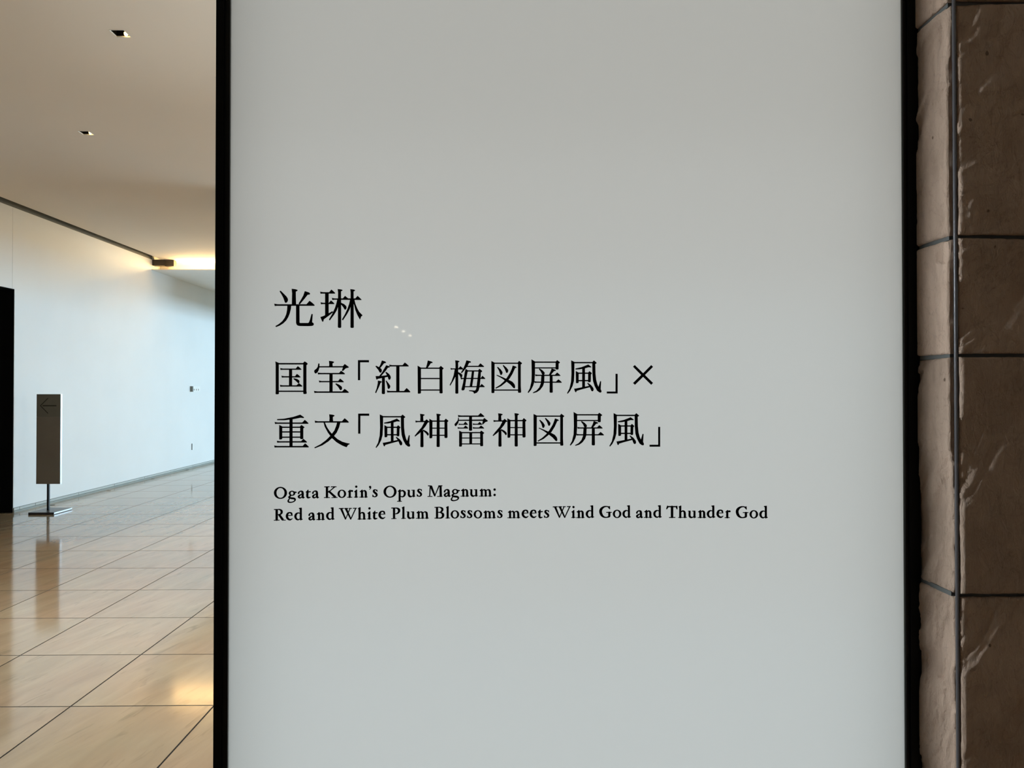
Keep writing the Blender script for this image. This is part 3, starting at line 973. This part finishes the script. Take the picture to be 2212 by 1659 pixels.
def g_kaminari():
    g = kg(*C6)
    g.hs(1230, 1602, 114, 134, 1548, 78, 1515)
    g.P((1232, 145), (1243, 143), (1245, 160), (1240, 210), (1220, 245), (1200, 267), (1185, 255), (1182, 235), (1205, 210), (1228, 180))
    g.P((1241, 173), (1583, 170), (1602, 148), (1652, 188), (1648, 198), (1615, 208), (1585, 240), (1570, 240), (1580, 190), (1241, 190))
    g.vs(1388, 1428, 125, 330, False)
    g.hs(1238, 1372, 232, 246, 1335, 200, 1310)
    g.hs(1224, 1377, 283, 298, 1337, 254, 1310)
    g.hs(1438, 1572, 230, 245, 1535, 203, 1510)
    g.hs(1438, 1600, 282, 298, 1555, 254, 1525)
    g.P((1247, 325), (1290, 348), (1288, 540), (1280, 551), (1252, 552), (1247, 545))
    g.rect(1284, 346, 1550, 364)
    g.P((1540, 346), (1558, 325), (1600, 355), (1597, 368), (1583, 375), (1585, 540), (1575, 546), (1550, 546), (1543, 540), (1543, 364))
    g.rect(1284, 424, 1545, 438)
    g.rect(1284, 506, 1545, 521)
    g.rect(1391, 355, 1430, 515)
    return g


KANJI = [g_hikari(), g_rin(),
         g_kuni(), g_takara(), g_open(), g_beni(), g_shiro(), g_ume(), g_zu(-91.2, -114.3), g_byo(-91.1, -113.7), g_kaze(-91.6, -114.0), g_close(True), g_times(),
         g_ju(), g_bun(), g_open(0.5, 115.5), g_kaze(-505.1, 2.9), g_kami(), g_kaminari(), g_kami(168.6, -1.1), g_zu(), g_byo(), g_kaze(), g_close(False)]

# ---- Latin letters. Units: 8.1926 per photo pixel, x from the left extent, y up from the baseline is negative.
LK = 8.1926


def spline(pts, n=5):
    if len(pts) < 3:
        return pts
    out = []
    P = [pts[0]] + list(pts) + [pts[-1]]
    for i in range(1, len(P) - 2):
        a, b, c, d = P[i - 1], P[i], P[i + 1], P[i + 2]
        for k in range(n):
            t = k / n
            out.append(tuple(0.5 * ((2 * b[q]) + (-a[q] + c[q]) * t + (2 * a[q] - 5 * b[q] + 4 * c[q] - d[q]) * t * t + (-a[q] + 3 * b[q] - 3 * c[q] + d[q]) * t ** 3) for q in range(3)))
    out.append(pts[-1])
    return out


def capsule(a, b):
    """outline of the hull of two discs (x, y, width)"""
    (x0, y0, w0), (x1, y1, w1) = a, b
    d = math.hypot(x1 - x0, y1 - y0)
    ang = math.atan2(y1 - y0, x1 - x0)
    out = []
    for k in range(6):
        t = ang + math.pi / 2 + math.pi * k / 5
        out.append((x0 + w0 / 2 * math.cos(t), y0 + w0 / 2 * math.sin(t)))
    for k in range(6):
        t = ang - math.pi / 2 + math.pi * k / 5
        out.append((x1 + w1 / 2 * math.cos(t), y1 + w1 / 2 * math.sin(t)))
    return out


def S(*p):
    return ('S', p)


def Rg(*p):
    return ('R', p)


def Po(*p):
    return ('P', p)


# letter: (left x, baseline y, strokes) in the sheet's own coordinates
LET = {
    'O': (95, 303, [Rg(211, 203, 116, 107, 71, 86)]),
    'g': (335, 298, [Rg(415, 207, 58, 46, 25, 27), S((455, 188, 26), (489, 190, 22)), S((388, 250, 28), (364, 272, 30), (372, 290, 30)),
                     S((368, 286, 28), (405, 294, 34), (450, 300, 34), (470, 318, 30), (458, 345, 22), (425, 362, 20), (385, 368, 22), (352, 358, 26), (349, 335, 26), (368, 308, 20))]),
    'a': (515, 297, [S((532, 208, 32), (541, 185, 24), (570, 171, 22), (597, 182, 36), (604, 215, 40), (604, 260, 40), (612, 284, 34), (634, 282, 14)),
                     S((595, 222, 14), (560, 238, 24), (534, 264, 36), (545, 288, 26), (575, 285, 22), (598, 265, 12))]),
    't': (655, 297, [S((690, 190, 38), (686, 262, 38), (700, 286, 32), (738, 281, 16)), Po((655, 188), (698, 144), (708, 146), (709, 190)), S((668, 188, 20), (740, 181, 20))]),
    'K': (980, 297, [S((1034, 110, 41), (1034, 280, 41)), S((992, 99, 17), (1075, 97, 17)), S((987, 289, 15), (1080, 288, 15)), S((1168, 102, 20), (1062, 192, 18)),
                     S((1110, 98, 17), (1196, 97, 17)), S((1072, 180, 34), (1178, 278, 40)), S((1120, 289, 14), (1216, 287, 15))]),
    'o': (1222, 294, [Rg(1297, 222, 76, 74, 38, 56)]),
    'r': (1390, 292, [S((1437, 180, 37), (1437, 278, 39)), Po((1400, 185), (1440, 147), (1450, 148), (1455, 195), (1420, 195)), S((1397, 283, 15), (1476, 282, 15)), S((1448, 185, 20), (1463, 168, 24), (1480, 172, 36))]),
    'i': (1508, 292, [S((1550, 180, 37), (1550, 278, 39)), Po((1510, 185), (1558, 146), (1568, 150), (1569, 195), (1532, 197)), S((1552, 97, 43), (1552.5, 97, 43)), S((1517, 283, 14), (1583, 281, 14))]),
    'n': (1605, 290, [S((1654, 180, 37), (1654, 276, 39)), Po((1608, 183), (1655, 146), (1665, 150), (1672, 195), (1636, 195)), S((1665, 182, 18), (1692, 166, 22), (1716, 182, 36), (1722, 215, 38), (1722, 276, 39)),
                      S((1612, 282, 14), (1690, 281, 14)), S((1703, 281, 14), (1750, 279, 14))]),
    "'": (1775, 293, [S((1797, 106, 42), (1797.5, 106, 42)), S((1806, 112, 26), (1804, 133, 18), (1784, 152, 9))]),
    's': (1835, 290, [Po((1905, 150), (1927, 152), (1928, 190), (1918, 190)), S((1918, 172, 18), (1897, 154, 16), (1870, 160, 30), (1862, 182, 36), (1885, 207, 38), (1910, 230, 38), (1913, 256, 32), (1890, 276, 20), (1865, 274, 18), (1846, 252, 16)), Po((1836, 238), (1848, 240), (1862, 278), (1838, 283))]),
    'p': (308, 274, [S((354, 165, 37), (354, 338, 38)), Po((318, 168), (362, 131), (372, 138), (373, 180), (336, 180)), S((315, 345, 15), (387, 345, 15)),
                     S((368, 170, 18), (405, 157, 24), (437, 178, 36), (446, 212, 40), (434, 248, 32), (402, 267, 20), (368, 255, 16))]),
    'u': (485, 274, [S((518, 160, 36), (516, 232, 38), (534, 260, 36), (562, 264, 22), (590, 250, 16)), S((492, 152, 14), (528, 152, 14)), S((603, 160, 36), (603, 256, 38)), S((568, 152, 14), (615, 151, 14)), Po((585, 250), (632, 254), (632, 263), (590, 279))]),
    'M': (848, 274, [S((895, 95, 22), (885, 262, 20)), S((852, 267, 14), (930, 265, 14)), S((860, 78, 16), (915, 80, 18)), S((912, 92, 42), (976, 252, 30)), S((1050, 85, 22), (975, 258, 16)), S((1078, 90, 40), (1082, 256, 42)),
                     S((1022, 266, 14), (1106, 264, 14)), S((1045, 78, 16), (1106, 77, 16))]),
    'm': (1762, 272, [S((1808, 165, 36), (1808, 258, 38)), Po((1765, 165), (1808, 131), (1820, 136), (1826, 178), (1788, 180)), S((1820, 166, 16), (1846, 150, 20), (1870, 164, 34), (1877, 195, 36), (1878, 258, 38)),
                      S((1888, 166, 16), (1918, 150, 20), (1944, 164, 36), (1952, 195, 38), (1954, 258, 39)), S((1764, 265, 13), (1840, 265, 13)), S((1852, 264, 13), (1905, 263, 13)), S((1922, 263, 13), (1982, 261, 13))]),
    ':': (2012, 272, [S((2035, 150, 45), (2035.5, 150, 45)), S((2035, 245, 45), (2035.5, 245, 45))]),
    'R': (90, 697, [S((144, 512, 42), (144, 680, 42)), S((102, 500, 17), (150, 499, 17)), S((98, 689, 14), (190, 687, 14)), S((155, 500, 16), (195, 500, 22), (228, 522, 38), (230, 558, 38), (205, 585, 24), (165, 590, 16)),
                    S((190, 595, 38), (248, 675, 42)), S((255, 687, 15), (299, 687, 14))]),
    'e': (305, 695, [S((412, 598, 22), (405, 568, 30), (372, 555, 22), (338, 575, 36), (325, 625, 42), (348, 668, 36), (388, 680, 26), (422, 660, 12)), S((335, 608, 13), (422, 603, 15))]),
    'd': (455, 692, [S((571, 490, 37), (571, 670, 38)), Po((533, 480), (545, 470), (588, 466), (590, 500), (552, 495)), S((560, 570, 16), (525, 560, 20), (488, 582, 36), (475, 622, 40), (490, 662, 34), (522, 680, 24), (558, 665, 14)), Po((560, 660), (605, 666), (605, 678), (562, 695))]),
    'W': (1240, 683, [S((1250, 484, 17), (1325, 482, 17)), S((1345, 482, 16), (1405, 482, 16)), S((1428, 481, 16), (1468, 481, 16)), S((1500, 480, 16), (1556, 478, 16)), S((1288, 492, 38), (1362, 668, 24)), S((1364, 668, 16), (1440, 488, 18)),
                      S((1372, 490, 38), (1455, 668, 24)), S((1458, 665, 18), (1540, 488, 20))]),
    'h': (1575, 677, [S((1611, 480, 37), (1611, 664, 39)), Po((1580, 476), (1620, 456), (1630, 460), (1630, 500), (1592, 497)), S((1625, 572, 18), (1655, 552, 22), (1683, 568, 36), (1691, 600, 38), (1692, 662, 39)),
                      S((1580, 669, 14), (1650, 668, 14)), S((1664, 668, 14), (1722, 667, 14))]),
    'P': (205, 664, [S((255, 480, 40), (255, 648, 40)), S((212, 471, 17), (262, 470, 17)), S((212, 658, 14), (292, 656, 14)), S((265, 471, 16), (308, 474, 24), (340, 497, 42), (343, 530, 40), (318, 562, 28), (280, 574, 16))]),
    'l': (380, 664, [S((421, 470, 37), (421, 648, 39)), Po((390, 463), (430, 443), (440, 448), (440, 490), (402, 485)), S((388, 657, 14), (458, 655, 14))]),
    'B': (968, 660, [S((1016, 470, 39), (1016, 645, 40)), S((976, 462, 16), (1022, 460, 16)), S((975, 653, 14), (1040, 652, 16)), S((1030, 459, 14), (1072, 462, 20), (1108, 485, 38), (1105, 520, 36), (1075, 545, 20), (1035, 548, 13)),
                     S((1035, 549, 13), (1080, 553, 20), (1118, 578, 40), (1120, 618, 42), (1090, 648, 26), (1035, 652, 16))]),
}
LETC = {   # measured on a sheet of 7.3733 units per pixel
    'G': (1583, 290, [S((1738, 135, 14), (1722, 112, 18), (1690, 106, 18), (1650, 116, 28), (1612, 150, 42), (1603, 195, 44), (1622, 245, 40), (1655, 273, 26), (1695, 280, 18), (1740, 268, 26)), S((1742, 205, 36), (1742, 258, 36)),
                      S((1698, 199, 14), (1776, 199, 14)), Po((1722, 104), (1753, 100), (1756, 150), (1744, 153))]),
}
LETD = {   # 7.1355 units per pixel
    'T': (565, 283, [S((655, 112, 38), (655, 268, 38)), S((614, 277, 14), (700, 275, 14)), S((585, 109, 20), (728, 109, 20)), Po((578, 97), (590, 92), (604, 114), (574, 153), (563, 146)), Po((712, 116), (726, 95), (738, 97), (740, 150), (726, 152))]),
}
for src, kk in ((LETC, 7.3733), (LETD, 7.1355)):
    q = LK / kk
    for c, (lx, by, st_) in src.items():
        ns = []
        for kind, p in st_:
            ns.append((kind, tuple(tuple(v * q for v in t) for t in p)))
        LET[c] = (lx * q, by * q, ns)

BASE1 = [(590, 1077.0), (702, 1075.9), (785, 1074.9), (942, 1073.2), (1080, 1072.4)]
BASE2 = [(590, 1124.8), (781, 1122.3), (850, 1121.0), (942, 1120.2), (1100, 1119.5), (1351, 1118.9), (1423, 1118.8), (1550, 1119.2), (1660, 1120.2)]


def interp(tab, x):
    for (a, b), (c, d) in zip(tab[:-1], tab[1:]):
        if x <= c:
            return b + (d - b) * (x - a) / (c - a)
    return tab[-1][1]


def A_(*xs):
    return [580 + x / 8.1926 for x in xs]


def B_(*xs):
    return [820 + x / 8.1926 for x in xs]


def C_(*xs):
    return [1080 + x / 7.3733 for x in xs]


def D_(*xs):
    return [1360 + x / 7.1355 for x in xs]


LINE1 = list(zip("OgataKorin's", A_(95, 335, 515, 655, 768, 980, 1222, 1390, 1508, 1605, 1775, 1835))) + \
    list(zip("OpusMagnum:", B_(68, 308, 485, 655, 848, 1133, 1258, 1432, 1592, 1762, 2012)))
LINE2 = list(zip("RedandWhite", A_(90, 305, 455, 703, 845, 1018, 1240, 1575, 1742, 1838, 1945))) + \
    list(zip("PlumBlossoms", B_(205, 380, 475, 645, 968, 1163, 1257, 1427, 1545, 1665, 1832, 2080))) + \
    list(zip("meetsWindGod", C_(120, 345, 473, 600, 698, 838, 1132, 1213, 1365, 1583, 1798, 1950))) + \
    list(zip("andThunderGod", D_(98, 218, 365, 565, 750, 898, 1048, 1190, 1340, 1465, 1640, 1850, 2000)))


def latin(c, x, base):
    lx, by, strokes = LET[c]
    g = Glyph(x, base, 1.0)

    def tr(p, q):
        return (x + (p - lx) / LK, base + (q - by) / LK)
    for kind, p in strokes:
        if kind == 'S':
            sp = spline(p)
            for a, b in zip(sp[:-1], sp[1:]):
                g.polys.append([tr(*v) for v in capsule(a, b)])
        elif kind == 'P':
            g.polys.append([tr(*v) for v in p])
        else:
            cx, cy, rx, ry, ix, iy = p
            n = 40
            for k in range(n):
                a0, a1 = 2 * math.pi * k / n, 2 * math.pi * (k + 1) / n
                g.polys.append([tr(cx + rx * math.cos(a0), cy + ry * math.sin(a0)), tr(cx + rx * math.cos(a1), cy + ry * math.sin(a1)),
                                tr(cx + ix * math.cos(a1), cy + iy * math.sin(a1)), tr(cx + ix * math.cos(a0), cy + iy * math.sin(a0))])
    return g


GLYPHS = [('character', g) for g in KANJI]
for line, tab in ((LINE1, BASE1), (LINE2, BASE2)):
    for c, x in line:
        GLYPHS.append(('letter', latin(c, x, interp(tab, x))))

# ------------------------------------------------------------------ light box sign
YD = 1.50                                     # face of the opal sheet
xo0 = pt(463.6, 835, 1, YD - 0.012).x
xi0 = pt(480.0, 835, 1, YD - 0.012).x
xe0 = pt(494.0, 835, 1, YD - 0.006).x
xp0 = pt(496.0, 835, 1, YD - 0.001).x
xo1 = XS + 0.004
xi1 = pt(1964.5, 835, 1, YD - 0.012).x
xe1 = pt(1954.0, 835, 1, YD - 0.006).x
ZB, ZT = 0.10, 2.62
lb = thing('light_box', ((xo0 + xo1) / 2, YD + 0.07, 0.0), 'large backlit white sign with black Japanese and English title, black framed', 'sign')
fw = xi0 - xo0


def frame_mb(x0, x1, z0, z1, w0, w1, wz, ya, yb):
    m = MB()
    m.box(x0, x0 + w0, ya, yb, z0, z1)
    m.box(x1 - w1, x1, ya, yb, z0, z1)
    m.box(x0 + w0, x1 - w1, ya, yb, z0, z0 + wz)
    m.box(x0 + w0, x1 - w1, ya, yb, z1 - wz, z1)
    return m


frame_mb(xo0, xo1, ZB - 0.05, ZT + 0.05, xi0 - xo0, xo1 - xi1, 0.016, YD - 0.012, YD + 0.14).build('outer_frame', M_BLACKFRAME, lb)
frame_mb(xi0, xi1, ZB - 0.034, ZT + 0.034, xe0 - xi0, xi1 - xe1, 0.013, YD - 0.006, YD + 0.13).build('inner_frame', M_INNERFRAME, lb)
frame_mb(xe0, xe1, ZB - 0.021, ZT + 0.021, xp0 - xe0, 0.0008, 0.002, YD - 0.003, YD + 0.003).build('glass_edge', M_EDGE, lb)
bx('back_cover', M_WALL, lb, xi0, xi1, YD + 0.125, YD + 0.13, ZB - 0.03, ZT + 0.03)
bx('plinth', M_BLACKFRAME, lb, xo0 + 0.02, xo1 - 0.02, YD + 0.02, YD + 0.12, 0.0, ZB - 0.05)
link('diffuser_panel', [(xe0, YD, ZB - 0.02), (xe1, YD, ZB - 0.02), (xe1, YD, ZT + 0.02), (xe0, YD, ZT + 0.02)], [(0, 1, 2, 3)], M_OPAL, lb)
# fluorescent backlight inside the box (shines towards the viewer, -Y)
wlb = xe1 - xe0
bcx = (xe0 + xe1) / 2
area('box_backlight', (bcx, YD + 0.118, (ZB + ZT) / 2), (math.radians(-90), 0, 0), wlb - 0.004, ZT - ZB + 0.03, 8.35, (1.0, 0.99, 0.955))
area('box_backlight', (bcx, YD + 0.116, 0.88), (math.radians(-90), 0, 0), wlb - 0.004, 1.56, 0.9, (0.55, 0.83, 1.0))
area('box_backlight', (bcx, YD + 0.114, 1.03), (math.radians(-90), 0, 0), wlb - 0.004, 1.86, 0.85, (0.85, 0.93, 1.0))
area('box_backlight', (bcx, YD + 0.112, 0.55), (math.radians(-90), 0, 0), wlb - 0.004, 0.90, 0.30, (0.35, 0.75, 1.0))
frame_mb(xe0, xe1, ZB - 0.02, ZT + 0.02, 0.0005, 0.0005, 0.0005, YD + 0.004, YD + 0.124).build('white_liner', M_WALL, lb)

TH = 0.0007
for name, g in GLYPHS:
    vs, fs = [], []
    for poly in g.polys:
        n = len(poly)
        ar = sum(poly[i][0] * poly[(i + 1) % n][1] - poly[(i + 1) % n][0] * poly[i][1] for i in range(n))
        if ar > 0:
            poly = poly[::-1]
        i0 = len(vs)
        P3 = [pt(x, y, 1, YD - TH) for x, y in poly]
        vs += [(q.x, YD - TH, q.z) for q in P3] + [(q.x, YD - 0.00005, q.z) for q in P3]
        fs.append(tuple(i0 + k for k in range(n)))
        for k in range(n):
            c = (k + 1) % n
            fs.append((i0 + c, i0 + k, i0 + n + k, i0 + n + c))
    o = link(name, vs, fs, M_INK, lb)
